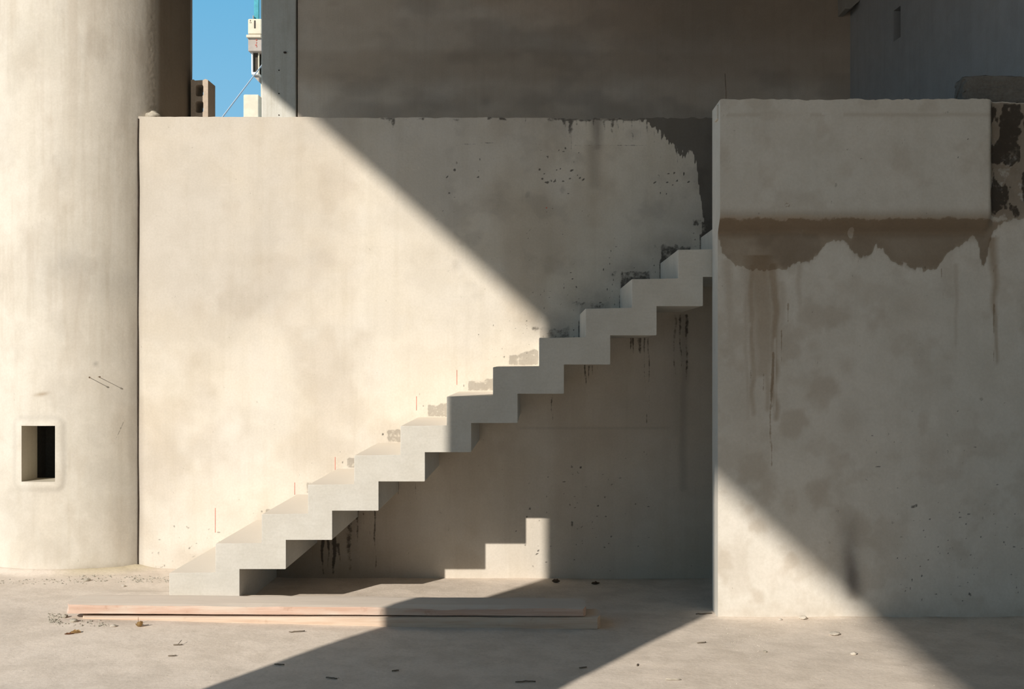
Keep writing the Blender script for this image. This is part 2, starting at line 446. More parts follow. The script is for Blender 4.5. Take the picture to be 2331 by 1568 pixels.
# ------------------------------------------------------------------ back wall
def paint_back(px, py):
    z = np.zeros_like(px)
    big = fbm(px / 90, py / 90, 21, 5)
    jag = fbm(px / 7.0, py / 60.0, 22, 3)
    fine = fbm(px / 16, py / 16, 23, 4)
    dark = z.copy(); brown = z.copy(); grey = z.copy(); tdark = z.copy(); tbrown = z.copy(); tpale = z.copy()
    # damp top right corner with hanging drips
    yb = interp(px, [(1380, 250), (1440, 262), (1465, 274), (1495, 300), (1512, 322), (1540, 345), (1565, 352), (1584, 362), (1592, 450), (1604, 480), (1622, 560)])
    yb = yb + 95 * np.maximum(jag - 0.52, -.12) * sstep(1430, 1500, px) + 14 * (big - 0.5) + 10 * (fine - .5)
    dark = np.maximum(dark, sstep(8, -8, py - yb) * sstep(1425, 1475, px))
    # black crust under the top edge
    crust = sstep(0.45, 0.8, fbm(px / 26, py / 9, 24, 3)) * sstep(284, 268, py) * sstep(790, 900, px)
    dark = np.maximum(dark, crust * 0.62)
    dark = np.maximum(dark, 0.55 * sstep(276, 268, py) * sstep(1150, 1300, px))
    for k, (x, y1, w, a) in enumerate([(892, 298, 10, .6), (886, 283, 15, .55), (1193, 296, 3, .6), (1297, 318, 9, .62), (1301, 345, 6, .5), (1286, 306, 4, .5), (1283, 286, 6, .6), (1312, 300, 5, .6), (1335, 292, 4, .5), (1350, 300, 5, .6),
                                       (1375, 300, 7, .62), (1392, 306, 8, .62), (1405, 302, 5, .55), (1418, 308, 5, .5), (1438, 330, 4, .5), (1440, 345, 3, .5), (1455, 318, 4, .5), (1475, 325, 4, .55), (1488, 330, 4, .5), (1540, 382, 4, .8), (1566, 372, 4, .8), (1582, 380, 4, .8), (1598, 520, 4, .8), (1606, 470, 5, .8)]):
        dark = np.maximum(dark, drip(px, py, x, 262, y1, w, a, 3, k))
    tdark = np.maximum(tdark, drip(px, py, 1358, 262, 345, 17, .75, 3, 51, 0.2) * (0.7 + 0.6 * jag))
    tdark = np.maximum(tdark, drip(px, py, 1352, 320, 430, 20, .40, 6, 52, 0.3))
    brown_z = drip(px, py, 1352, 330, 520, 40, .30, 6, 53, 0.2); tbrown = np.maximum(tbrown, brown_z)
    # pits and scrapes in the shaded part
    rr = np.random.RandomState(3)
    def spots(n, x0, x1, y0, y1, r0, r1, k, slant=0.0):
        nonlocal dark
        for _ in range(n):
            cx, cy = rr.uniform(x0, x1), rr.uniform(y0, y1)
            r = .85 * rr.uniform(r0, r1); e = rr.uniform(0.6, 1.8)
            a = rr.uniform(-1, 1) * 0.6 + slant
            sl = (np.abs(px - cx) < 4 * r + 6) & (np.abs(py - cy) < 4 * r + 6)
            dx = (px[sl] - cx) * math.cos(a) + (py[sl] - cy) * math.sin(a); dy = -(px[sl] - cx) * math.sin(a) + (py[sl] - cy) * math.cos(a)
            dark[sl] = np.maximum(dark[sl], 1.2 * k * np.clip(1.6 - np.hypot(dx / (r * e), dy * e / r), 0, 1))
    spots(26, 1225, 1330, 335, 445, 1.6, 4.2, .62, -.6)
    spots(7, 1010, 1105, 345, 405, 1.6, 4.0, .58, -.5)
    spots(8, 1005, 1040, 430, 490, 1.6, 3.4, .5, -.5)
    spots(14, 1480, 1570, 385, 445, 1.5, 3.6, .66, -.3)
    spots(22, 1050, 1330, 470, 600, 1.2, 3.0, .48, -.4)
    spots(46, 1280, 1500, 560, 700, 1.2, 2.8, .55, -.3)
    spots(36, 1190, 1310, 660, 770, 1.0, 2.6, .48)
    spots(26, 1080, 1220, 720, 830, 1.0, 2.4, .46)
    spots(60, 1150, 1400, 1060, 1300, 1.4, 3.4, .50, -.3)
    spots(30, 1380, 1610, 1000, 1300, 1.4, 3.0, .45)
    spots(30, 330, 520, 1190, 1300, 1.5, 4.5, .40)
    spots(30, 700, 1150, 1000, 1180, 1.2, 2.6, .4)
    tdark = np.maximum(tdark, .45 * blob(px + 10 * (fine - .5), py, 1202, 444, 6, 9, 1)); tdark = np.maximum(tdark, .35 * blob(px + 14 * (fine - .5), py, 1281, 432, 6, 9, 1))
    dark = np.maximum(dark, blob(px, py, 1302, 1192, 4, 8, .6))
    # hairline crack and long scratches
    for (x0, y0, x1, y1) in ((1030, 331, 1150, 322), (1170, 326, 1240, 330), (1300, 330, 1480, 330)):
        yy = interp(px, [(x0, y0), (x1, y1)]) + 3 * (fine - .5)
        dark = np.maximum(dark, 0.42 * np.clip(1.5 - np.abs(py - yy) / 1.6, 0, 1) * sstep(x0, x0 + 10, px) * sstep(x1, x1 - 10, px))
    yy = 974 + 0 * px
    tdark = np.maximum(tdark, 0.25 * np.clip(1.4 - np.abs(py - yy) / 2.0, 0, 1) * sstep(1170, 1200, px) * sstep(1560, 1500, px))
    # marks left by the stair formwork, on the wall above every tread
    for i in range(1, 13):
        xr = onwall_x(step_x(i + 1)); yt = onwall_y(step_t(i)); hgt = 66.9 * .875
        x_l = onwall_x(step_x(i)) + 22
        if i >= 8:
            sx0, sx1 = xr - 22, xr - 6
            xb = onwall_x(step_x(i))
            rg = 14 * (fine - .5) + 8 * (jag - .5)
            hp = 40 if i >= 10 else 30
            patch = sstep(xb - 2, xb + 3, px) * sstep(sx0 + 2, sx0 - 3, px) * sstep(yt - hp - 3 + rg, yt - hp + 5 + rg, py) * sstep(yt + 5, yt, py)
            lip = sstep(xb - 30, xb - 14, px) * sstep(xb + 8, xb, px) * sstep(yt - hp - 4 + rg, yt - hp + 1 + rg, py) * sstep(yt - hp + 14 + rg, yt - hp + 7 + rg, py)
            dark = np.maximum(dark, patch * ((.44 if i >= 10 else .28) + .42 * (fine - .25)))
            dark = np.maximum(dark, lip * (.30 + .55 * (fine - .3)))
            tdark = np.maximum(tdark, .45 * patch)
            htop = 92 if i >= 10 else 70
            side = sstep(sx1 + 2, sx1 + 4, px) * sstep(xr + 2, xr, px) * sstep(yt - htop + 20, yt - htop + 30, py) * sstep(yt + 4, yt, py)
            dark = np.maximum(dark, side * .6)
            strip = sstep(sx0 - 1, sx0 + 2, px + 3 * (fine - .5)) * sstep(sx1 + 2, sx1 - 1, px) * sstep(yt - htop + 8 * (fine - .5), yt - htop + 6, py) * sstep(yt + 3, yt, py)
            dark = dark * (1 - strip); tdark = tdark * (1 - strip)
            tpale = np.maximum(tpale, strip * .3)
            for q in range(5):
                dark = np.maximum(dark, blob(px, py, sx0 + 7 + 3 * math.sin(q * 5 + i), yt - 8 - q * 15, 2.0, 2.6, .6))
            tdark = np.maximum(tdark, 0.40 * soft(px, py, sx0 - 40, yt - 34, 70, 34) * (0.4 + fine))
        else:
            hh = 26 + 16 * (fbm(px / 30, py * 0 + i, 30 + i, 3) - .5) + 8 * sstep(x_l, xr, px)
            m = sstep(x_l - 2, x_l + 3, px) * sstep(xr + 1, xr - 3, px) * sstep(yt - hh - 4, yt - hh + 2, py) * sstep(yt + 2, yt - 4, py)
            grey = np.maximum(grey, m * (.50 + .25 * (fine - .4)))
            tdark = np.maximum(tdark, m * .10)
            dark = np.maximum(dark, blob(px, py, x_l - 9, yt - 14 - 6 * (i % 3), 2.6, 3.4, .55))
            dark = np.maximum(dark, blob(px, py, x_l - 14, yt - 44 + 5 * (i % 2), 2.0, 2.6, .45))
            line = np.clip(1.5 - np.abs(py - yt + 3 + 3 * (fine - .5)) / 1.7, 0, 1) * sstep(x_l + 20, x_l + 28, px) * sstep(xr - 8, xr - 20, px)
            if i < 6: dark = np.maximum(dark, line * .42 * (jag > .45))
    # drips under the stair soffits
    for k, (x, y0, y1, w, a) in enumerate([(733, 1225, 1312, 6, .8), (746, 1222, 1312, 4, .7), (760, 1222, 1312, 8, .8), (772, 1235, 1290, 5, .6), (796, 1165, 1312, 13, .55), (812, 1150, 1240, 7, .7), (826, 1160, 1240, 3, .5), (843, 1160, 1235, 3, .5), (853, 1160, 1312, 4, .62), (906, 1090, 1128, 4, .8), (947, 1098, 1142, 3, .6),
                                           (993, 1030, 1065, 4, .85), (1088, 962, 1005, 4, .85), (1238, 898, 932, 3, .5), (1250, 898, 940, 2.5, .5), (1257, 898, 1016, 2.6, .62), (1180, 895, 945, 3, .5), (1331, 830, 893, 3, .75), (1341, 830, 870, 3, .6), (1346, 830, 862, 3, .6), (1358, 830, 850, 2.5, .5),
                                           (1435, 768, 800, 4, .7), (1441, 768, 815, 4, .7), (1455, 768, 810, 8, .6), (1468, 768, 905, 3.5, .55), (1476, 768, 960, 3, .55), (1472, 940, 1080, 2.5, .45), (1536, 715, 860, 6, .55), (1548, 715, 840, 5, .6), (1562, 715, 870, 7, .6)]):
        dark = np.maximum(dark, drip(px, py, x, y0, y1, w, a, 3.5, 60 + k, .5))
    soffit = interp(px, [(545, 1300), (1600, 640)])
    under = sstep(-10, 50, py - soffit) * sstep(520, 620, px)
    tbrown = np.maximum(tbrown, under * (.62 - .46 * sstep(860, 1010, px) + .26 * sstep(1240, 1275, px) + .3 * (big - .5)))  # under-stair shade put into the colour, weaker where sun reaches the wall
    tdark = np.maximum(tdark, under * .42 * sstep(1000, 640, px) * sstep(1130, 1240, py))  # deeper painted shade toward the foot of the flight
    tdark = np.maximum(tdark, drip(px, py, 800, 1160, 1312, 30, .45, 4, 90, 0))
    tdark = np.maximum(tdark, drip(px, py, 1556, 715, 1120, 14, .40, 4, 91, .3))
    tdark = np.maximum(tdark, drip(px, py, 1545, 715, 1000, 30, .22, 4, 92, .3))
    # greyer, older field lower left and broad clouds
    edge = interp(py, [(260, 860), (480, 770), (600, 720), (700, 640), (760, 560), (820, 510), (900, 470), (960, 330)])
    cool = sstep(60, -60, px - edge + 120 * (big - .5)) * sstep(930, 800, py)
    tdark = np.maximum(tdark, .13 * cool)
    tdark = np.maximum(tdark, .09 * sstep(.4, .7, fbm(px / 240, py / 240, 25, 4)) * sstep(900, 700, py))
    tdark = np.maximum(tdark, .12 * soft(px, py, 400, 850, 90, 60) + .10 * soft(px, py, 620, 640, 110, 60))
    tbrown = np.maximum(tbrown, .30 * sstep(.5, .72, fbm(px / 150, py / 170, 26, 4)))
    tbrown = np.maximum(tbrown, .35 * sstep(1272, 1300, py) * (0.3 + fine) * sstep(620, 300, px))
    tpale = np.maximum(tpale, .3 * sstep(.5, .7, fbm(px / 200, py / 120, 27, 4)) * sstep(560, 700, py) * sstep(1100, 800, px))
    tbrown = np.maximum(tbrown, .16 * sstep(830, 800, px) * sstep(840, 700, py))
    tdark = np.maximum(tdark, .25 * sstep(.5, .75, fbm(px / 60, py / 60, 28, 4)) * sstep(950, 1050, px) * sstep(760, 600, py))
    # old plaster line by the column joint
    tdark = np.maximum(tdark, .25 * sstep(332, 318, px))
    return [dark, brown, grey], [tdark, tbrown, tpale]

def top_back(X):
    px = VX + X * F_PX / YW
    j = 0.022 * (fbm(X * 14, X * 0 + .3, 41, 4) - .5) + 0.05 * np.minimum(0, fbm(X * 9, X * 0 + 7.1, 42, 3) - .40)
    return j * (0.25 + .75 * sstep(780, 900, px)) + interp(px, [(315, 0.004), (350, 0.0), (700, 0.0), (740, -0.006), (1622, -0.008)])

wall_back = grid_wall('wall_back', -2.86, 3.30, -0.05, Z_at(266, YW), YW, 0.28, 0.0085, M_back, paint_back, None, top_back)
tag(wall_back, 'weathered beige concrete back wall behind the stairs, stained at its top right', kind='structure')
# red pencil lines that set out the steps (flat print on the wall) and a red dot
for x, y0, y1 in ((1040, 842, 876), (948, 902, 934), (763, 1040, 1070), (671, 1098, 1126), (490, 1156, 1212)):
    a, b = P(x, y0, YW), P(x, y1, YW)
    o = bm_obj('chalk_line', box_bm(a.x - .002, a.x + .002, YW - .0008, YW + .004, b.z, a.z), M_redmark, wall_back)
    o['label'] = 'thin red setting-out line'
a = P(1244, 473, YW)
bm = bmesh.new(); bmesh.ops.create_icosphere(bm, subdivisions=1, radius=.006); bmesh.ops.scale(bm, vec=(1, .15, 1), verts=bm.verts); bmesh.ops.translate(bm, vec=a, verts=bm.verts)
bm_obj('paint_dot', bm, M_redmark, wall_back)['label'] = 'small red paint dot'

# terrace slab behind the back wall
o = bm_obj('floor.001', box_bm(-9, XC + .3, YW + .28, YR + .3, 2.95, 3.15, .01), M_terrace)
tag(o, 'concrete terrace behind the top of the back wall', kind='structure')

# ------------------------------------------------------------------ right-hand front wall with the proud upper band
def disp_front(X, Z, PX, PY):
    m = sstep(534, 492, PY + 6 * (fbm(PX / 60, PY / 60, 70, 3) - .5)) * sstep(2262, 2238, PX)
    d = -0.085 * m
    d = d + 0.006 * (fbm(X * 2.2, Z * 2.2, 71, 4) - .5)
    d = d + 0.012 * sstep(1639, 1634, PX) * 0
    rough = sstep(2255, 2275, PX) * sstep(500, 470, PY)
    return d + rough * 0.03 * (fbm(X * 9, Z * 7, 72, 4) - .5)

def paint_front(px, py):
    z = np.zeros_like(px)
    big = fbm(px / 70, py / 70, 81, 5); fine = fbm(px / 16, py / 16, 83, 4); jag = fbm(px / 6.0, py / 40.0, 82, 3)
    dark = z.copy(); brown = z.copy(); grey = z.copy(); tdark = z.copy(); tbrown = z.copy(); tpale = z.copy()
    yb = interp(px, [(1634, 530), (1645, 575), (1665, 600), (1700, 612), (1745, 616), (1790, 612), (1815, 598), (1850, 592), (1868, 572), (1882, 556), (1900, 546), (1915, 550), (1932, 560), (1946, 584), (1962, 590), (1984, 580), (1994, 558), (2008, 566), (2022, 586), (2045, 600), (2075, 610), (2110, 614), (2140, 606), (2155, 578), (2175, 560), (2200, 548), (2215, 540), (2228, 556), (2234, 600), (2242, 604), (2252, 560), (2262, 528), (2290, 505), (2331, 488), (2700, 470)])
    yb = yb + 16 * (jag - .5) + 12 * (fine - .5)
    band = sstep(7, -7, py - yb) * sstep(488, 512, py + 10 * (fine - .5))  # brown stain, also carried up the bevel as painted shade
    # a pale flake at (1935, 520)
    band = band * (1 - blob(px, py, 1936, 530, 7, 13, 1.0))
    brown = np.maximum(brown, band * (.62 + .25 * sstep(.30, .52, fbm(px / 48, py / 44, 88, 4))))
    tbrown = np.maximum(tbrown, band * (.42 + .6 * (fbm(px / 60, py / 60, 89, 3) - .4)) )
    tbrown = np.maximum(tbrown, .85 * sstep(470, 506, py) * sstep(560, 530, py) * sstep(2262, 2238, px)); tdark = np.maximum(tdark, .30 * sstep(480, 508, py) * sstep(530, 518, py) * sstep(2262, 2238, px))  # overhang shade painted across the lower bevel of the proud band
    tdark = np.maximum(tdark, .30 * band * sstep(.40, .62, fbm(px / 70, py / 60, 94, 4)))
    tdark = np.maximum(tdark, .22 * band * sstep(1880, 1960, px))
    tdark = np.maximum(tdark, .35 * sstep(505, 518, py) * sstep(545, 522, py) * sstep(2270, 2240, px))  # painted shade line right below the overhang
    # dark patch right of the band
    rp = sstep(2238, 2252, px) * sstep(230, 240, py) * sstep(510, 480, py + 40 * (big - .5))
    brown = np.maximum(brown, rp * (.45 + .55 * sstep(.36, .5, fbm(px / 22, py / 30, 84, 4))))
    dark = np.maximum(dark, rp * .62 * sstep(.46, .56, fbm(px / 26, py / 50, 85, 4)))
    tdark = np.maximum(tdark, rp * .45)
    # wide pale brown runs below
    for k, (x, y0, y1, w, a) in enumerate([(1735, 580, 860, 50, 1.0), (1712, 600, 950, 14, 1.0), (1745, 620, 940, 12, .9), (1762, 600, 960, 15, 1.2), (1700, 650, 960, 9, .6), (1660, 590, 800, 16, .5), (1820, 600, 740, 9, .45), (2262, 540, 720, 15, 1.0), (2265, 600, 830, 7, 1.0), (2176, 600, 790, 7, .45), (1780, 640, 780, 12, .5)]):
        tbrown = np.maximum(tbrown, drip(px, py, x, y0, y1, w, a, 5, 100 + k, .45))
    for k, (x, y0, y1, w, a) in enumerate([(1757, 800, 1066, 4.5, .85), (1794, 690, 760, 4, .7), (1779, 750, 838, 3.4, .7), (1842, 580, 632, 3, .7), (1853, 575, 622, 3, .7), (1822, 600, 655, 3, .5), (2143, 610, 700, 3.2, .6), (2262, 610, 662, 3, .6), (2263, 690, 828, 3.4, .75), (1666, 620, 690, 3, .4), (1955, 590, 640, 2.6, .5), (1738, 850, 925, 4, .6), (1712, 840, 930, 5, .5), (2173, 640, 790, 2.6, .42)]):
        brown = np.maximum(brown, drip(px, py, x, y0, y1, w, a, 4, 130 + k, .5))
    pale = drip(px, py, 1761, 770, 940, 3, .8, 3, 160) + drip(px, py, 1706, 735, 810, 3, .7, 3, 161) + drip(px, py, 1790, 690, 760, 4, .6, 3, 162)
    tbrown = tbrown * (1 - np.clip(pale, 0, 1))
    # brownish cloud field
    tbrown = np.maximum(tbrown, .42 * sstep(.50, .70, fbm(px / 75, py / 80, 86, 4)) * sstep(520, 600, py) * sstep(2200, 1900, px))
    tbrown = np.maximum(tbrown, .22 * sstep(.52, .70, fbm(px / 60, py / 60, 87, 4)))
    tbrown = np.maximum(tbrown, .25 * soft(px, py, 1700, 900, 60, 180))
    for (x, y, r) in ((1850, 788, 14), (1925, 830, 16), (1930, 955, 26), (2125, 1040, 34), (1740, 990, 20), (1930, 840, 10), (2060, 700, 40)):
        tbrown = np.maximum(tbrown, .30 * soft(px, py, x, y, r, r))
    # long soft dark patch low down
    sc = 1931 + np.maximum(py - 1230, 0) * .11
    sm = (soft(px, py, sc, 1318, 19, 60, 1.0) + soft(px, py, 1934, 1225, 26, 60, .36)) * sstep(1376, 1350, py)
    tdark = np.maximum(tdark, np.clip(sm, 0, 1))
    # pits
    rr = np.random.RandomState(9)
    def spots(n, x0, x1, y0, y1, r0, r1, k):
        nonlocal dark
        for _ in range(n):
            cx, cy = rr.uniform(x0, x1), rr.uniform(y0, y1); r = rr.uniform(r0, r1); e = rr.uniform(.7, 1.6)
            sl = (np.abs(px - cx) < 4 * r + 6) & (np.abs(py - cy) < 4 * r + 6)
            dark[sl] = np.maximum(dark[sl], 1.2 * k * np.clip(1.6 - np.hypot((px[sl] - cx) / (r * e), (py[sl] - cy) * e / r), 0, 1))
    spots(110, 2040, 2331, 1160, 1380, 1.0, 3.0, .52)
    spots(30, 1960, 2331, 900, 1160, 1.0, 2.6, .48)
    spots(34, 1660, 2200, 300, 490, .9, 2.0, .48)
    dark = np.maximum(dark, blob(px, py, 2079, 1153, 8, 4, .62)); dark = np.maximum(dark, blob(px, py, 2086, 1150, 4, 4, .6)); dark = np.maximum(dark, blob(px, py, 2219, 1018, 5, 3, .6)); dark = np.maximum(dark, blob(px, py, 1999, 1062, 7, 2.2, .6))
    # a small ring stain on the band
    rg = np.hypot((px - 1785) / 1.0, (py - 471) / 1.0)
    brown = np.maximum(brown, .62 * np.clip(1.4 - np.abs(rg - 5.0) / 1.8, 0, 1))
    # old top-edge mortar line
    tbrown = np.maximum(tbrown, .35 * np.clip(1.3 - np.abs(py - 268 - 4 * (fine - .5)) / 5, 0, 1) * (px < 2245) * (big > .45))
    tpale = np.maximum(tpale, .5 * soft(px, py, 2020, 620, 90, 60))
    tbrown = np.maximum(tbrown, .45 * sstep(1360, 1398, py) * (fine))
    return [dark, brown, grey], [tdark, tbrown, tpale]

def top_front(X):
    return 0.022 * (fbm(X * 26, X * 0 + 3.3, 44, 4) - .5) + 0.016 * (fbm(X * 3.1, X * 0 + 1.3, 45, 3) - .5)

XF0 = X_at(1634, YB)
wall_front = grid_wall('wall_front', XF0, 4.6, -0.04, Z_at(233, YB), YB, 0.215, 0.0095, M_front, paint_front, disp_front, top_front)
tag(wall_front, 'concrete wall on the right with a proud upper band and brown water stains', kind='structure')
# little cast lip at the top of its left edge and a nib where the band ends
zt, zb = Z_at(241, YB), Z_at(274, YB)
bm = box_bm(XF0 - .014, XF0 + .004, YB - .03, YB + .06, zb, zt, .004)
bm_obj('edge_lip', bm, M_front, wall_front)
# rough wire standing on its top
wb = P(1652, 232, YB + .1)
o = tube('rebar_wire', [wb + Vector((0, 0, -.02)), wb + Vector((0.001, 0, .06)), wb + Vector((-.004, .004, .168))], [.0035, .003, .0022], M_nail)
tag(o, 'short thin wire standing upright on the left end of the right-hand wall', 'wire')

# lump of rough mortar on top of the right-hand wall
def rough_box(x0, x1, y0, y1, z0, z1, seg, amp, seed, bev=.02):
    bm = box_bm(x0, x1, y0, y1, z0, z1, bev, 2)
    bmesh.ops.subdivide_edges(bm, edges=bm.edges[:], cuts=seg, use_grid_fill=True)
    rs = np.random.RandomState(seed)
    for v in bm.verts:
        n = np.array([float(vnoise(v.co.x * 60 + k * 7.7, v.co.z * 60 + v.co.y * 47, seed + k)) + .8 * float(vnoise(v.co.x * 19 + k * 7.7, v.co.z * 19 + v.co.y * 17, seed + k)) for k in range(3)]) - .9
        v.co += Vector(n) * amp
    return bm
zt = Z_at(233, YB)
bm = rough_box(X_at(2199, YB), 3.3, YB + .03, YB + .19, zt - .004, Z_at(170, YB), 14, .022, 5)
o = bm_obj('mortar_lump', bm, M_mortar, smooth=True)
tag(o, 'rough dark grey mortar block lying on top of the right-hand wall', 'block')

# ------------------------------------------------------------------ rear wall, its pier, side wall, roof
XP0, XP1 = X_at(596, YR), X_at(675, YR)
def paint_rear(px, py):
    z = np.zeros_like(px); big = fbm(px / 80, py / 60, 91, 5)
    tdark = .30 * sstep(.5, .7, fbm(px / 160, py / 90, 92, 4)); tbrown = .22 * sstep(.42, .65, fbm(px / 200, py / 70, 93, 4))
    tbrown = np.maximum(tbrown, .45 * sstep(95, 125, py + 20 * (big - .5)) * sstep(215, 165, py + 40 * (big - .5)))
    tpale = .9 * sstep(165, 190, py + 30 * (big - .5)) * sstep(800, 740, px + 60 * (big - .5))
    tdark = np.maximum(tdark, .35 * soft(px, py, 1105, 232, 14, 12)); tbrown = np.maximum(tbrown, .5 * soft(px, py, 760, 8, 20, 10))
    tpale = np.maximum(tpale, .8 * soft(px, py, 1495, 237, 12, 11))
    tdark = np.maximum(tdark, .34 * sstep(1150, 1600, px + 100 * (big - .5)) * sstep(250, 40, py)); tbrown = np.maximum(tbrown, .5 * sstep(1150, 1600, px) * sstep(220, 60, py))  # ceiling shade painted into the upper right
    return [z, z, z], [tdark, tbrown, tpale]
wall_rear = grid_wall('wall_rear', XP1 + .012, XC + .3, 2.9, 8.6, YR, 0.3, 0.03, M_rear, paint_rear)
tag(wall_rear, 'tall brownish concrete rear wall rising beyond the back wall', kind='structure')
bm = box_bm(XP0, XP1, YR - .02, YR + .55, 2.9, 8.6, .012, 2)
o = bm_obj('pier', bm, M_pier, wall_rear); o['label'] = 'narrow grey pier at its left end'
o = bm_obj('joint', box_bm(XP1 - .002, XP1 + .014, YR + .03, YR + .2, 2.9, 8.6), M_gap, wall_rear); o['label'] = 'dark upright joint'
pts = P(649, 120, YR - .02)
o = bm_obj('anchor_bracket', box_bm(pts.x - .014, pts.x + .014, YR - .04, YR - .015, pts.z - .008, pts.z + .008, .004), M_gap, wall_rear)
o['label'] = 'small dark iron stub'
for y in (160, 213, 262):
    p = P(635, y, YR - .02)
    bm = bmesh.new(); bmesh.ops.create_cone(bm, cap_ends=True, segments=10, radius1=.007, radius2=.007, depth=.006, matrix=Matrix.Translation(p) @ Matrix.Rotation(math.pi / 2, 4, 'X'))
    bm_obj('tie_hole', bm, M_gap, wall_rear)
# dark beam stub in the corner at the top
p = P(1922, 22, YR - .25)
bm = bmesh.new()
pf = [(p.x, p.z), (p.x + .05, p.z), (p.x + .30, p.z + .21), (p.x + .30, p.z + .24), (p.x, p.z + .24)]
f0 = [bm.verts.new((x, YR - .28, z)) for x, z in pf]; f1 = [bm.verts.new((x, YR + .05, z)) for x, z in pf]
bm.faces.new(f0); bm.faces.new(f1[::-1])
for k in range(5): bm.faces.new((f0[k], f1[k], f1[(k + 1) % 5], f0[(k + 1) % 5]))
bm_obj('beam_stub', bm, M_slab, wall_rear)['label'] = 'dark beam end in the upper corner'

# side wall on the right, running towards the camera, with a narrow slot
def side_wall():
    A0 = Vector((XC, YR + .02, 0)); B0 = Vector((X_at(2331, 8.0) + .25, 7.65, 0))
    d = (B0 - A0); L = d.length; d.normalize(); nrm = Vector((d.y, -d.x, 0))        # nrm points away from the view
    if nrm.x < 0: nrm = -nrm
    def along(px):                                   # distance along the wall seen at pixel column px
        k = (px - VX) / F_PX
        return (k * A0.y - A0.x) / (d.x - k * d.y)
    sa, sb = along(2034), along(2050)
    ym = A0.y + d.y * sa; za, zb = Z_at(95, ym), Z_at(25, ym)
    z0, z1 = 2.9, 8.48
    bm = bmesh.new()
    S = [0, sa, sb, L]; zs = [z0, za, zb, z1]
    def W(q, z, dp=0.0): p_ = A0 + d * q + nrm * dp; return (p_.x, p_.y, z)
    g = [[bm.verts.new(W(q, z)) for q in S] for z in zs]
    for i in range(3):
        for j in range(3):
            if (i, j) != (1, 1): bm.faces.new((g[i][j], g[i][j + 1], g[i + 1][j + 1], g[i + 1][j]))
    # the slot has slightly broken edges
    zr = [za, za + (zb - za) * .2, za + (zb - za) * .8, zb]
    inner = [bm.verts.new(W(q, z, .12)) for q, z in ((sa, za), (sb, za), (sb, zb), (sa, zb))]
    outer = [g[1][1], g[1][2], g[2][2], g[2][1]]
    for k in range(4): bm.faces.new((outer[k], outer[(k + 1) % 4], inner[(k + 1) % 4], inner[k]))
    bm.faces.new(inner)
    back = [bm.verts.new(W(q, z, .3)) for q, z in ((0, z0), (L, z0), (L, z1), (0, z1))]
    bm.faces.new(back)
    edges = [[g[0][j] for j in range(4)], [g[i][3] for i in range(4)], [g[3][j] for j in (3, 2, 1, 0)], [g[i][0] for i in (3, 2, 1, 0)]]
    for k in range(4):
        bm.faces.new(edges[k] + [back[(k + 1) % 4], back[k]])
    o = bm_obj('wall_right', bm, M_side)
    # near-black raised plate at the bottom of the slot
    bm = bmesh.new()
    vs = [bm.verts.new(W(q, z, dp)) for q, z, dp in ((sa + .005, za + .005, .118), (sb - .005, za + .005, .118), (sb - .005, zb - .005, .118), (sa + .005, zb - .005, .118), (sa + .03, za + .03, .10), (sb - .02, za + .04, .10), (sb - .03, zb - .05, .10), (sa + .02, zb - .03, .10))]
    for f in ((0, 1, 5, 4), (1, 2, 6, 5), (2, 3, 7, 6), (3, 0, 4, 7), (4, 5, 6, 7)): bm.faces.new([vs[k] for k in f])
    bm_obj('slot_back', bm, M_gap, o)['label'] = 'dark bottom of the slot'
    return o
wall_right = side_wall()
tag(wall_right, 'bluish grey side wall at the upper right with a narrow dark slot', kind='structure')
o = bm_obj('ceiling.001', box_bm(X_at(1000, YR), XC + .4, YR - 5.0, YR, Z_at(-24, YR) , Z_at(-24, YR) + .25), M_canopy)
tag(o, 'low canopy slab against the rear wall just above the view', kind='structure')

ROOF_Z, ROOF_X = 8.50, -7.515
bm = bmesh.new()
pf = [(ROOF_X - .26, -20.0), (16.0, -20.0), (16.0, YR + 1.0), (ROOF_X, YR + 1.0), (ROOF_X, -4.0)]    # its left edge splays out a little towards the front
f0 = [bm.verts.new((x, y, ROOF_Z)) for x, y in pf]; f1 = [bm.verts.new((x, y, ROOF_Z + .35)) for x, y in pf]
bm.faces.new(f0[::-1]); bm.faces.new(f1)
for k in range(5): bm.faces.new((f0[k], f0[(k + 1) % 5], f1[(k + 1) % 5], f1[k]))
o = bm_obj('ceiling', bm, M_roof)
tag(o, 'broad concrete roof slab overhead that throws the slanting shade', kind='structure')

o = bm_obj('wall_sky_blocker', box_bm(7.0, 7.3, -14.0, YB + .2, -.1, ROOF_Z), M_terrace)  # unseen wall, added to hold back sky light from the right
tag(o, 'unseen wall right of the view, added to cut the blue sky fill', kind='structure')

# round pillar in front of the scene, left of the frame, carrying the roof
def pillar(name, cx, cy, r, z0, z1, mat, n=64):
    bm = bmesh.new()
    bmesh.ops.create_cone(bm, cap_ends=True, segments=n, radius1=r, radius2=r, depth=z1 - z0, matrix=Matrix.Translation((cx, cy, (z0 + z1) / 2)))
    return bm_obj(name, bm, mat)
PY0 = 2.0
xl = -0.552 + 0.60 * (PY0 - 7.0); xr_ = 1.012 + 0.60 * (PY0 - 6.863)
pl = pillar('pillar', (xl + xr_) / 2, PY0, (xr_ - xl) / 2 * math.cos(math.atan(.6)), -.05, ROOF_Z, M_slab)
for p_ in pl.data.polygons: p_.use_smooth = len(p_.vertices) == 4
tag(pl, 'thick round concrete pillar left of the view whose shadow falls across the ground', kind='structure')

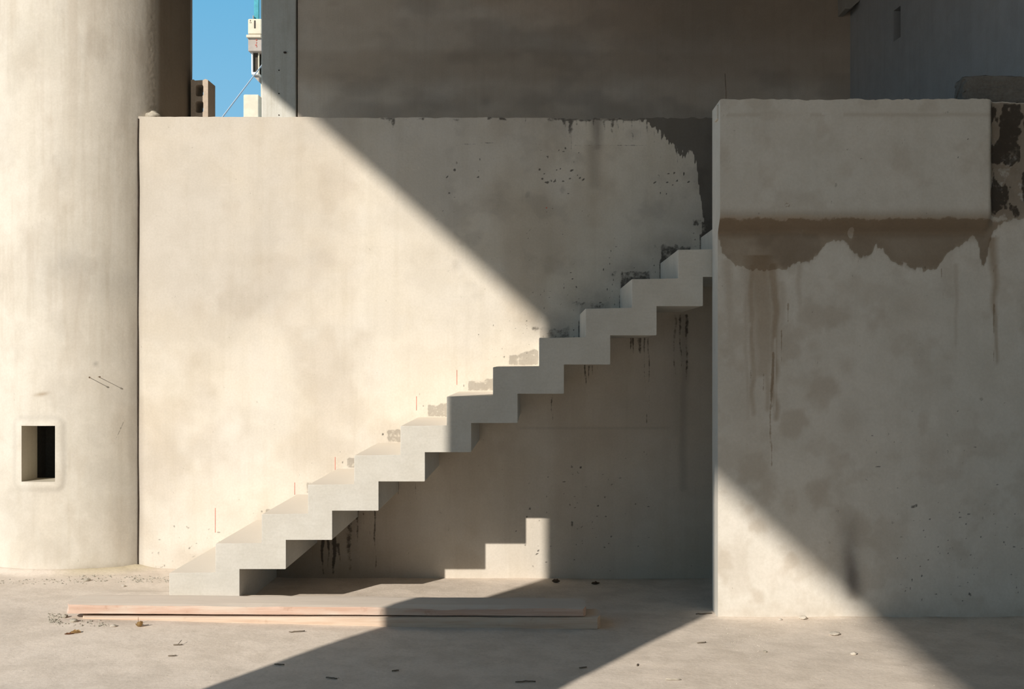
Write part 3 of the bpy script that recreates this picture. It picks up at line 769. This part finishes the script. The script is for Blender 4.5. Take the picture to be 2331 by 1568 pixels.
# ------------------------------------------------------------------ staircase
stairs = empty('staircase', (X_at(385, YS), YS, 0.04))
tag(stairs, 'zigzag folded concrete staircase climbing along the back wall', 'staircase')
def step_mesh(i):
    xa, xb, xc = (X_at(v, YS) for v in (step_x(i), step_x(i + 1), step_u(i)))
    t, s0, s1 = (Z_at(v, YS) for v in (step_t(i), step_s(i - 1), step_s(i)))
    if i == 0: s0 -= .06
    pf = [(xa, s0), (xc, s0), (xc, s1), (xb, s1), (xb, t), (xa, t)]
    bm = bmesh.new()
    ya, yb = YS, YW - .001
    f0 = [bm.verts.new((x, ya, z)) for x, z in pf]; f1 = [bm.verts.new((x, yb, z)) for x, z in pf]
    bm.faces.new(f0); bm.faces.new(f1[::-1])
    for k in range(6): bm.faces.new((f0[k], f1[k], f1[(k + 1) % 6], f0[(k + 1) % 6]))
    bm.edges.ensure_lookup_table()
    def E(a, b): return bm.edges.get((a, b))
    bev = [E(f0[5], f1[5]), E(f0[4], f0[5]), E(f0[5], f0[0])]
    if i > 0: bev += [E(f0[1], f1[1])]
    bmesh.ops.bevel(bm, geom=bev, offset=.004, segments=2, profile=.5, affect='EDGES')
    return bm
for i in range(15):
    o = bm_obj('step', step_mesh(i), M_step)
    keep(o, stairs)

# ------------------------------------------------------------------ round column with a niche, left
CX, CY, CR = -3.312, 8.500, 0.751
column = empty('column', (CX, CY, 0))
tag(column, 'massive round concrete column on the left with a small square niche', 'column')
def build_column():
    z0, z1 = -.05, 6.0
    # niche edges
    Yn = CY - CR + .01
    nxa, nxb = X_at(50, 7.76), X_at(126, 7.755); nza, nzb = Z_at(1096, 7.755), Z_at(969, 7.755)
    ta = math.asin((nxa - CX) / CR); tb = math.asin((nxb - CX) / CR)      # angle from -Y towards +X
    dth = .010; dz = .0085
    th_f = np.arange(-1.5, 1.75, dth)
    th = np.concatenate([np.arange(-math.pi, -1.5, .1), th_f, np.arange(1.75, math.pi, .1)])
    th[np.argmin(abs(th - ta))] = ta; th[np.argmin(abs(th - tb))] = tb
    zs = np.concatenate([np.arange(z0, 3.95, dz), [4.2, 4.6, 5.2, 6.0]])
    zs[np.argmin(abs(zs - nza))] = nza; zs[np.argmin(abs(zs - nzb))] = nzb
    TH, Z = np.meshgrid(th, zs)
    rough = sstep(.86, .98, TH) * sstep(1.3, 1.15, TH) * sstep(Z_at(700, 8), Z_at(330, 8), Z)
    r = CR + .004 * (fbm(TH * 4, Z * 1.2, 51, 4) - .5) + rough * .0015 * (fbm(TH * 55, Z * 70, 52, 2) - .5)
    # plaster collar worked around the niche
    dx_ = np.maximum(np.maximum(ta - TH, TH - tb) * CR, 0); dz_ = np.maximum(np.maximum(nza - Z, Z - nzb), 0)
    da = np.where((dx_ > 0) | (dz_ > 0), np.hypot(dx_, dz_), -.01)
    r = r + .006 * sstep(.075, .02, da + .02 * (fbm(TH * 9, Z * 9, 53, 3) - .5))
    Xv = CX + r * np.sin(TH); Yv = CY - r * np.cos(TH)
    V = np.stack([Xv, Yv, Z], -1).reshape(-1, 3)
    idx = np.arange(TH.size).reshape(TH.shape)
    ia, ib = int(np.argmin(abs(th - ta))), int(np.argmin(abs(th - tb)))
    ja, jb = int(np.argmin(abs(zs - nza))), int(np.argmin(abs(zs - nzb)))
    idw = np.concatenate([idx, idx[:, :1]], 1)
    q = np.stack([idw[:-1, :-1], idw[:-1, 1:], idw[1:, 1:], idw[1:, :-1]], -1)
    mask = np.ones(q.shape[:2], bool); mask[ja:jb, ia:ib] = False
    faces = q[mask].tolist() + [idx[-1].tolist()]
    o = mesh_obj('shaft', V.tolist(), faces, M_col, smooth=True)
    o.data.polygons[len(faces) - 1].use_smooth = False
    PX = VX + Xv * F_PX / Yv; PYv = VY - (Z - EYE) * F_PX / Yv
    front = np.cos(TH) > -.1
    big = fbm(PX / 70, PYv / 90, 54, 5); stk = fbm(PX / 9, PYv / 160, 55, 4)
    dark = np.zeros_like(PX)
    tdark = .10 * sstep(.5, .7, big) + .28 * soft(PX, PYv, 150, 610, 90, 40) * (big > .3)
    tdark = np.maximum(tdark, .16 * sstep(590, 640, PYv) * sstep(720, 640, PYv) * sstep(40, 90, PX))
    tdark = np.maximum(tdark, .16 * rough * sstep(.45, .6, fbm(TH * 48, Z * 60, 52, 3)))
    tbrown = .13 * sstep(.5, .72, stk) * sstep(1000, 700, PYv) + .16 * sstep(.48, .7, fbm(PX / 55, PYv / 110, 57, 4)) + 0 * sstep(1000, 700, PYv)
    tbrown = np.maximum(tbrown, .30 * sstep(180, 175, PX) * sstep(150, 160, PX) * sstep(500, 0, PYv))
    tbrown = np.maximum(tbrown, .6 * soft(PX, PYv, 205, 90, 10, 60) * .6 + .35 * soft(PX, PYv, 60, 140, 40, 40) * big)
    tbrown = np.maximum(tbrown, .85 * soft(PX - (PYv - 897) * -1.5, PYv, 95, 897, 14, 5))
    tbrown = np.maximum(tbrown, rough * .45); tbrown = np.maximum(tbrown, .95 * sstep(1.00, 1.10, TH) * sstep(2.4, 2.0, TH) * sstep(3.0, 3.2, Z)); tdark = np.maximum(tdark, .40 * sstep(1.00, 1.10, TH) * sstep(2.4, 2.0, TH) * sstep(3.0, 3.2, Z))  # column's shade side above the wall painted darker and browner
    moss = sstep(1275, 1305, PYv) * sstep(120, 220, PX) * (.4 + big)
    tbrown = np.maximum(tbrown, .5 * moss); tdark = np.maximum(tdark, .25 * moss)
    tdark = np.maximum(tdark, .22 * sstep(285, 300, PX) * sstep(620, 800, PYv))
    tdark = np.maximum(tdark, .45 * soft(PX, PYv, 218, 828, 6, 6))
    tpale = .8 * sstep(.035, .02, da) * (da > 0) * sstep(126, 118, PX * 0 + PX) + .5 * sstep(.5, .7, fbm(PX / 60, PYv / 50, 56, 4)) * sstep(1000, 1150, PYv)
    tdark = np.maximum(tdark, .16 * sstep(.03, .05, da) * sstep(.085, .06, da))
    dark = np.maximum(dark, np.clip(1.4 - np.abs((PX - 268) + (PYv - 990) * .45) / 2.0, 0, 1) * .42 * sstep(945, 955, PYv) * sstep(1035, 1020, PYv))
    set_attr(o.data, 'stain', [dark * front, 0 * PX, 0 * PX], TH.size)
    set_attr(o.data, 'tone', [tdark * front, tbrown * front, tpale * front], TH.size)
    keep(o, column)
    # niche: four jambs and a wider hollow behind them
    bm = bmesh.new()
    rim = [(ia, ja), (ib, ja), (ib, jb), (ia, jb)]
    y_in = CY - CR + .25
    def pos(i_, j_): return V[idx[j_, i_]]
    path = [(i_, ja) for i_ in range(ia, ib)] + [(ib, j_) for j_ in range(ja, jb)] + [(i_, jb) for i_ in range(ib, ia, -1)] + [(ia, j_) for j_ in range(jb, ja, -1)]
    a = [bm.verts.new(pos(*p_)) for p_ in path]
    b = [bm.verts.new((pos(*p_)[0], y_in, pos(*p_)[2])) for p_ in path]
    m = len(path)
    for k in range(m):
        bm.faces.new((a[k], a[(k + 1) % m], b[(k + 1) % m], b[k]))
    me = bpy.data.meshes.new('niche_jamb'); bm.normal_update(); bm.to_mesh(me); bm.free(); me.materials.append(M_niche)
    jo = bpy.data.objects.new('niche_jamb', me); COL.objects.link(jo); keep(jo, column)
    jo['label'] = 'inner faces of the small square niche'
    # hollow
    x0, x1, zz0, zz1 = nxa - .12, nxb + .10, nza - .1, nzb + .12
    bm = box_bm(x0, x1, y_in, y_in + .42, zz0, zz1)
    bm.faces.ensure_lookup_table()
    front_f = [f for f in bm.faces if all(abs(v.co.y - y_in) < 1e-5 for v in f.verts)]
    bmesh.ops.delete(bm, geom=front_f, context='FACES_ONLY')
    # ring between jamb and hollow
    r0 = [bm.verts.new((x, y_in, z)) for x, z in ((nxa, nza), (nxb, nza), (nxb, nzb), (nxa, nzb))]
    r1 = [bm.verts.new((x, y_in, z)) for x, z in ((x0, zz0), (x1, zz0), (x1, zz1), (x0, zz1))]
    for k in range(4): bm.faces.new((r0[k], r0[(k + 1) % 4], r1[(k + 1) % 4], r1[k]))
    ho = bm_obj('niche_hollow', bm, M_mortar); keep(ho, column); ho['label'] = 'dark hollow behind the niche'
build_column()

# lump of mortar in the corner of column and wall top
p = P(349, 256, 8.02)
bm = bmesh.new(); bmesh.ops.create_icosphere(bm, subdivisions=3, radius=.045)
for v in bm.verts:
    v.co += v.co * .9 * (float(fbm(v.co.x * 30 + 5, v.co.z * 30 + v.co.y * 22, 8, 3)) - .45)
    v.co.x *= 1.1; v.co.z *= .8
bmesh.ops.translate(bm, vec=(p.x - .01, YW + .06, Z_at(266, YW) + .012), verts=bm.verts)
o = bm_obj('mortar_clod', bm, M_dirt, smooth=True)
tag(o, 'small crumbly mortar clod on the wall top against the round column', 'mortar')

# dark joint between column and back wall
zt = Z_at(270, YW)
pts = []
for k in range(60):
    z = .06 + (zt - .06) * k / 59
    pts.append((X_at(314.5, YW) + .006 * (float(vnoise(z * 6, 1.5, 3)) - .5) , YW - .004, z))
rad = [.0026 + .0034 * float(vnoise(q[2] * 4, 7.7, 9)) for q in pts]
o = tube('joint', pts, rad, M_gap, n=6); keep(o, column); o['label'] = 'dark irregular joint between column and back wall'

# ------------------------------------------------------------------ hollow block on the terrace
def hollow_block():
    Y0, Y1 = 8.48, 8.67
    x1 = X_at(473.5, Y0); x0 = x1 - .125
    z0 = 3.151; z1 = Z_at(182, Y0)
    shell = .034; n = 3; web = .034
    hz = (z1 - z0 - web * (n + 1)) / n
    cells = [(x0 + shell, x1 - shell, z0 + web + k * (hz + web), z0 + web + k * (hz + web) + hz) for k in range(n)]
    def rr(c, k=4, r=.016):
        a, b, c0, d = c; pts = []
        for cx, cz, s in ((b - r, c0 + r, -math.pi / 2), (b - r, d - r, 0), (a + r, d - r, math.pi / 2), (a + r, c0 + r, math.pi)):
            pts += [(cx + r * math.cos(s + i * math.pi / 2 / k), cz + r * math.sin(s + i * math.pi / 2 / k)) for i in range(k + 1)]
        return pts
    bm = bmesh.new()
    out = [(x0, z0), (x1, z0), (x1, z1), (x1 - .02, z1 + .008), (x1 - .035, z1), (x0 + .03, z1 - .004), (x0 + .02, z1 + .004), (x0, z1)]
    faces = []
    for Y in (Y0, Y1):
        loops = []
        oo = [bm.verts.new((x, Y, z)) for x, z in out]; loops.append(oo)
        hs = []
        for c in cells:
            hs.append([bm.verts.new((x, Y, z)) for x, z in rr(c)])
        es = []
        for L in [oo] + hs:
            for i in range(len(L)): es.append(bm.edges.new((L[i], L[(i + 1) % len(L)])))
        bmesh.ops.triangle_fill(bm, use_beauty=True, use_dissolve=False, edges=es)
        faces.append((oo, hs))
    (o0, h0), (o1, h1) = faces
    for a, b in [(o0, o1)] + list(zip(h0, h1)):
        for i in range(len(a)):
            bm.faces.new((a[i], a[(i + 1) % len(a)], b[(i + 1) % len(b)], b[i]))
    return bm_obj('hollow_block', bm, M_block)
o = hollow_block()
tag(o, 'hollow concrete block standing on end atop the wall beside the round column', 'block')

# white twisted rope slanting up behind the wall
A = P(361, 459, YR + .25); B = P(604, 138, 22.0)
bm_pts = [[], []]
N = 900
d = (B - A); L = d.length; d.normalize(); u = d.orthogonal().normalized(); v = d.cross(u)
def rope():
    bm = bmesh.new()
    for s in range(2):
        rings = []
        for k in range(N + 1):
            t = k / N
            sag = 0
            ang = t * 170 * math.pi + s * math.pi
            c = A + d * (L * t) + Vector((0, 0, sag)) + (u * math.cos(ang) + v * math.sin(ang)) * .0058
            r = .0062
            rings.append([bm.verts.new(c + (u * math.cos(a * math.pi / 2.5) + v * math.sin(a * math.pi / 2.5)) * r) for a in range(5)])
        for a, b in zip(rings, rings[1:]):
            for q in range(5): bm.faces.new((a[q], a[(q + 1) % 5], b[(q + 1) % 5], b[q]))
    return bm_obj('rope', bm, M_rope, smooth=True)
tag(rope(), 'white twisted rope slanting up against the blue sky', 'rope')

# ------------------------------------------------------------------ far building beyond the rear wall
FY = 70.0
fb = empty('far_building', (X_at(600, FY), FY, 0))
tag(fb, 'far unfinished cream building peeping out beside the rear wall against blue sky', 'building')
def fbox(name, xa, xb, ya, yb, d0, d1, mat, bev=.02, parent=None, label=None):
    zlo = -1 if yb is None else Z_at(yb, FY)
    bm = box_bm(X_at(xa, FY), X_at(xb, FY), FY + d0, FY + d1, zlo, Z_at(ya, FY), bev)
    o = bm_obj(name, bm, mat); keep(o, parent or fb)
    if label: o['label'] = label
    return o
fbox('wall', 590, 690, -90, None, .4, 8, M_cream)
par = fbox('parapet', 569, 600, 48, 83, -.5, 3, M_cream, .05, label='cream parapet with a dark weep hole')
fbox('slab_lip', 567, 600, 86, 92, -.7, 3, M_cream)
fbox('slab_edge', 569, 600, 82, 87, -.4, 3, M_greypink)
bmx = fbox('fascia_beam', 569.5, 600, 91.5, 121, -.5, 3, M_greypink, label='grey beam with red paint marks')
for (a_, b_, c_, d_) in ((587, 590, 95, 98), (587.5, 589.5, 101, 104), (586, 589, 106, 109), (588, 590, 110, 112.5)):
    fbox('red_mark', a_, b_, c_, d_, -.53, -.45, M_redfar, .01)
fbox('parapet_hole', 583, 586.5, 52, 70, -.52, -.4, M_fardark, .01)
for (a_, b_, c_, d_) in ((574, 575.5, 51, 54), (576, 577, 56, 58), (573.5, 574.5, 56, 58)):
    fbox('parapet_pit', a_, b_, c_, d_, -.52, -.4, M_fardark, .005)
fbox('window_frame', 574, 577, 121, 168, -.2, .0, M_farwhite, .01)
fbox('window_opening', 576, 591, 121, 168, .0, .6, M_fardark)
fbox('window_post', 588.5, 591, 121, 168, -.15, .3, M_cream)
fbox('sill', 575.5, 591, 167, 173, -.35, .6, M_farwhite, .03)
bm = bmesh.new()
pf = [(577, 173), (590, 173), (590, 187), (587, 184)]
f0 = [bm.verts.new(P(x, y, FY) + Vector((0, -.1, 0))) for x, y in pf]; f1 = [bm.verts.new(P(x, y, FY) + Vector((0, .5, 0))) for x, y in pf]
bm.faces.new(f0); bm.faces.new(f1[::-1])
for k in range(4): bm.faces.new((f0[k], f1[k], f1[(k + 1) % 4], f0[(k + 1) % 4]))
o = bm_obj('bracket', bm, M_greypink); keep(o, fb)
fbox('annex', 565.5, 600, 225, None, -1.2, 4, M_cream, .05, label='lower cream block')
o = fbox('safety_net', 577, 588, -90, 46, .1, .3, M_teal, .02, label='strip of teal netting')
fbox('scaffold_pole', 576.2, 578, 36, 52, -.1, .05, M_greypink, .01)

# ------------------------------------------------------------------ planks
def plank(name, xa, xb, yf, width, z_l, z_r, th_l, th_r, yaw, mat, seed, nick=()):
    bm = bmesh.new()
    nx, ny, nz = 90, 8, 3
    rs = np.random.RandomState(seed)
    grid = {}
    def pt(i, j, k):
        t = i / nx; x = xa + (xb - xa) * t
        yy = yf + width * j / ny + yaw * t
        zb = z_l + (z_r - z_l) * t; th = th_l + (th_r - th_l) * t
        z = zb + th * k / nz
        e = .004 * (float(fbm(np.array(x * 5.0), np.array(j * .7 + k * .3), seed, 3)) - .5)
        # worn arrises
        if k == nz and j in (0, ny): z -= .005 * float(vnoise(x * 9, j + .5, seed)); yy += (.005 if j == 0 else -.005) * float(vnoise(x * 8, 3.3, seed + 2))
        if k == 0 and j in (0, ny): z += .003
        for (na, nb, dp) in nick:
            if na < x < nb and k == nz and j <= 1:
                z -= dp * math.sin(math.pi * (x - na) / (nb - na)) * (.5 + .8 * float(vnoise(x * 22, 1.1, seed)))
        # ragged, rounded ends
        jj = abs(j / ny - .5) * 2
        endr = .03 * jj ** 4 + .01 * (float(vnoise(j * .9, k * .9, seed + 5)) - .5)
        if i == 0: x += endr
        if i == nx: x -= endr * .6
        return (x, yy + e, z + e * .6)
    def V(i, j, k):
        key = (i, j, k)
        if key not in grid: grid[key] = bm.verts.new(pt(i, j, k))
        return grid[key]
    for i in range(nx):
        for j in range(ny):
            bm.faces.new((V(i, j, nz), V(i + 1, j, nz), V(i + 1, j + 1, nz), V(i, j + 1, nz)))
            bm.faces.new((V(i, j, 0), V(i, j + 1, 0), V(i + 1, j + 1, 0), V(i + 1, j, 0)))
        for k in range(nz):
            bm.faces.new((V(i, 0, k), V(i + 1, 0, k), V(i + 1, 0, k + 1), V(i, 0, k + 1)))
            bm.faces.new((V(i, ny, k), V(i, ny, k + 1), V(i + 1, ny, k + 1), V(i + 1, ny, k)))
    for j in range(ny):
        for k in range(nz):
            bm.faces.new((V(0, j, k), V(0, j, k + 1), V(0, j + 1, k + 1), V(0, j + 1, k)))
            bm.faces.new((V(nx, j, k), V(nx, j + 1, k), V(nx, j + 1, k + 1), V(nx, j, k + 1)))
    return bm_obj(name, bm, mat)
YP = 6.47
lower = plank('wooden_plank', X_at(178, YP), X_at(1368, YP), YP + .006, .225, .006, .006, .070, .070, 0.0, M_wood_b, 31)
tag(lower, 'pale plank lying on the ground beneath the other plank', 'plank', 'planks in front of the stairs')
upper = plank('wooden_plank', X_at(144, YP), X_at(1335, YP), YP, .285, .094, .0785, .053, .046, .004, M_wood_a, 32, ((-.9, .0, .010), (-1.9, -1.3, .004)))
tag(upper, 'pinkish plank lying on top of the other plank before the stairs', 'plank', 'planks in front of the stairs')

# ------------------------------------------------------------------ nails in the column
for k, (x, y) in enumerate(((193, 859), (211, 858))):
    a = P(x, y, 7.735); b = P(x + 25, y + 13, 7.74)
    ang = math.asin((a.x - CX) / CR)
    rad_dir = Vector((math.sin(ang), -math.cos(ang), 0))
    base = Vector((CX, CY, a.z)) + rad_dir * (CR + .002)
    tip = base + rad_dir * .075
    o = tube('nail', [base - rad_dir * .03, base, tip], [.0022, .0022, .0022], M_nail, n=8)
    hd = bmesh.new(); bmesh.ops.create_cone(hd, cap_ends=True, segments=12, radius1=.006, radius2=.006, depth=.002, matrix=Matrix.Translation(tip) @ rad_dir.to_track_quat('Z', 'Y').to_matrix().to_4x4())
    h = bm_obj('nail_head', hd, M_nail, o)
    tag(o, ('left' if k == 0 else 'right') + ' one of two thin nails sticking out of the round column', 'nail', 'nails in the column')

# ------------------------------------------------------------------ debris on the ground
def ground(px, py):
    Y = EYE * F_PX / (py - VY)
    for _ in range(6):
        X = (px - VX) * Y / F_PX
        Y = (EYE - float(floor_h(X, Y))) * F_PX / (py - VY)
    X = (px - VX) * Y / F_PX
    return Vector((X, Y, float(floor_h(X, Y))))

def leaf_mesh(name, size, curl, twist, mat, seed):
    bm = bmesh.new(); nu, nv = 10, 6
    rs = random.Random(seed)
    g = []
    for i in range(nu + 1):
        t = i / nu; w = .38 * math.sin(math.pi * min(1, t * .94 + .06)) ** .8 * (1 + .15 * math.sin(t * 17 + seed))
        row = []
        for j in range(nv + 1):
            s = (j / nv - .5) * 2
            a = curl * s
            x = (t - .5) * size
            y = w * size * math.sin(a) / max(curl, .1) * .9
            z = w * size * (1 - math.cos(a)) * .9 + size * .35 * twist * (t - .45) ** 2 * 4
            row.append(bm.verts.new((x, y, z)))
        g.append(row)
    for i in range(nu):
        for j in range(nv): bm.faces.new((g[i][j], g[i + 1][j], g[i + 1][j + 1], g[i][j + 1]))
    bmesh.ops.solidify(bm, geom=bm.faces[:], thickness=size * .02)
    return bm_obj(name, bm, mat, smooth=True)

def put(o, px, py, rz, tilt=0.0, dz=0.0):
    zmin = min((Matrix.Rotation(tilt, 3, 'Y') @ v.co).z for v in o.data.vertices)
    p = ground(px, py)
    o.location = (p.x, p.y, p.z - zmin - .001 + dz)
    o.rotation_euler = (0, tilt, rz)
    return o

o = put(leaf_mesh('dry_leaf', .075, 1.3, .8, M_leaf, 1), 318, 1427, math.radians(-60), -.35)
tag(o, 'curled tan dry leaf on the ground right in front of the planks', 'leaf')
st = tube('leaf_stalk', [(-.036, 0, .022), (-.058, .006, .04), (-.072, .01, .062)], [.0014, .0013, .001], M_leaf2, o, n=6)
o = put(leaf_mesh('dry_leaf', .055, 1.5, .3, M_leaf, 2), 173, 1441, .2)
tag(o, 'crumpled orange-brown leaf scrap on the lit ground at far left', 'leaf')
o = put(leaf_mesh('dry_leaf', .05, .9, .2, M_leaf2, 3), 158, 1443, .5)
tag(o, 'small dark brown leaf scrap beside the crumpled one at far left', 'leaf')
o = put(leaf_mesh('dry_leaf', .058, 1.8, .5, M_leaf3, 4), 1266, 1326, -.35)
tag(o, 'dark curled leaf at the foot of the shaded wall beside the lit patch', 'leaf')
o = put(leaf_mesh('dry_leaf', .058, 1.5, .4, M_leaf3, 5), 1356, 1330, .1)
tag(o, 'dark leaf in the shade at the wall foot, right of the curled one', 'leaf')

def twig(px, py, length, rz, seed, label, mat=M_twig, fork=False):
    rs = random.Random(seed); n = 6
    pts = []; 
    for i in range(n + 1):
        t = i / n - .5
        pts.append((t * length, rs.uniform(-1, 1) * length * .04, .004 + rs.uniform(0, .5) * length * .05))
    o = tube('twig', pts, [.0022 + .0018 * (1 - abs(i / n - .4)) for i in range(n + 1)], mat, n=6)
    if fork:
        tube('side_shoot', [pts[3], (pts[3][0] + .012, .014, .018), (pts[3][0] + .016, .03, .02)], [.002, .0018, .0012], mat, o, n=6)
    p = ground(px, py); o.location = p; o.rotation_euler = (0, 0, rz)
    return tag(o, label, 'twig', 'twigs on the ground')
twig(405, 1469, .045, .2, 1, 'short forked twig on the lit ground in front of the planks', fork=True)
twig(676, 1439, .085, .35, 2, 'thin pale-tipped twig on lit ground just below the planks')
twig(392, 1494, .04, .2, 3, 'tiny twig on the lit ground left of the big shadow, second below planks')
twig(1196, 1553, .095, .1, 4, 'longest dark twig in the shadow at the bottom centre')
twig(900, 1528, .035, .5, 5, 'small dark twig in the shadow at lower left of centre')
twig(1327, 1521, .04, .4, 6, 'dark twig just inside the shadow edge at bottom right of centre')
twig(1597, 1464, .05, .35, 7, 'thin twig on the sunlit ground below the corner of the right-hand wall')
twig(1451, 1515, .03, 1.3, 8, 'tiny upright twig on the sunlit ground between the two shadows')
twig(1532, 1548, .07, -.1, 9, 'pale straw on the sunlit ground near the bottom edge', M_dirt)
twig(636, 1514, .05, -.15, 10, 'dark twig lying on the slanting shadow edge at the bottom')
twig(755, 1545, .06, -.3, 11, 'thin twig in the shadow at the bottom left')
twig(885, 1416, .03, .2, 12, 'splinter lying against the lower plank at the shadow edge')
twig(1602, 1398, .10, .25, 13, 'thin stick at the foot of the right-hand wall corner')

def pebble(px, py, r, seed, label, mat=M_stone, flat=.55, grp='pebbles on the ground'):
    bm = bmesh.new(); bmesh.ops.create_icosphere(bm, subdivisions=2, radius=r)
    for v in bm.verts:
        v.co *= .75 + .6 * float(fbm(v.co.x / r * 1.3 + seed, v.co.y / r * 1.3 + v.co.z / r, seed, 2))
        v.co.z *= flat; v.co.x *= 1.25
    o = bm_obj('pebble', bm, mat)
    put(o, px, py, seed * 1.3, 0, -r * .1)
    return tag(o, label, 'pebble', grp)
pebble(1899, 1445, .028, 1, 'largest pale stone chip on the sunlit ground before the right-hand wall', flat=.35)
pebble(1828, 1409, .020, 2, 'pale stone at the foot of the right-hand wall in the sun')
pebble(1943, 1490, .014, 3, 'small stone on the sunlit ground below the largest chip')
pebble(1741, 1484, .010, 4, 'tiny dark stone on sunlit ground left of the largest chip', M_dirt)
pebble(258, 1426, .013, 5, 'small pale stone between the plank end and the dry leaf')
pebble(147, 1405, .016, 6, 'dirt lump touching the left end of the planks', M_dirt)
pebble(168, 1415, .018, 7, 'dark dirt lump just below the left end of the planks', M_dirt)
pebble(198, 1322, .018, 8, 'dirt lump at the foot of the round column', M_dirt)
pebble(281, 1335, .012, 9, 'small light chip on the ground between column and first step')
pebble(1777, 1411, .010, 10, 'smaller stone at the foot of the right-hand wall, left of the pale one')

def crumbs(name, spots, n, r0, r1, mat, seed, label):
    rs = random.Random(seed); verts = []; faces = []
    for _ in range(n):
        (xa, xb, ya, yb) = rs.choice(spots)
        p = ground(rs.uniform(xa, xb), rs.uniform(ya, yb)); r = rs.uniform(r0, r1) * (.5 + rs.random())
        b = len(verts); a0 = rs.uniform(0, 6)
        for k in range(5): verts.append((p.x + r * math.cos(a0 + k * 1.257) * rs.uniform(.7, 1.2), p.y + r * math.sin(a0 + k * 1.257), p.z - .002 + r * .15 * rs.random()))
        verts.append((p.x + r * .3 * rs.uniform(-1, 1), p.y, p.z + r * rs.uniform(.5, .9)))
        for k in range(5): faces.append((b + k, b + (k + 1) % 5, b + 5))
    o = mesh_obj(name, verts, faces, mat)
    return tag(o, label, 'dirt', kind='stuff')
crumbs('dirt_crumbs', [(150, 320, 1308, 1326), (0, 200, 1318, 1330), (300, 390, 1312, 1326), (110, 140, 1396, 1420), (120, 250, 1412, 1426)], 520, .003, .009, M_dirt, 3, 'loose dirt crumbs along the column foot and by the plank ends')
crumbs('grit', [(20, 2300, 1436, 1566), (1660, 2320, 1414, 1426), (760, 1500, 1336, 1352), (1640, 1800, 1420, 1500)], 900, .0015, .0040, M_stone, 4, 'fine pale grit scattered over the ground in front')
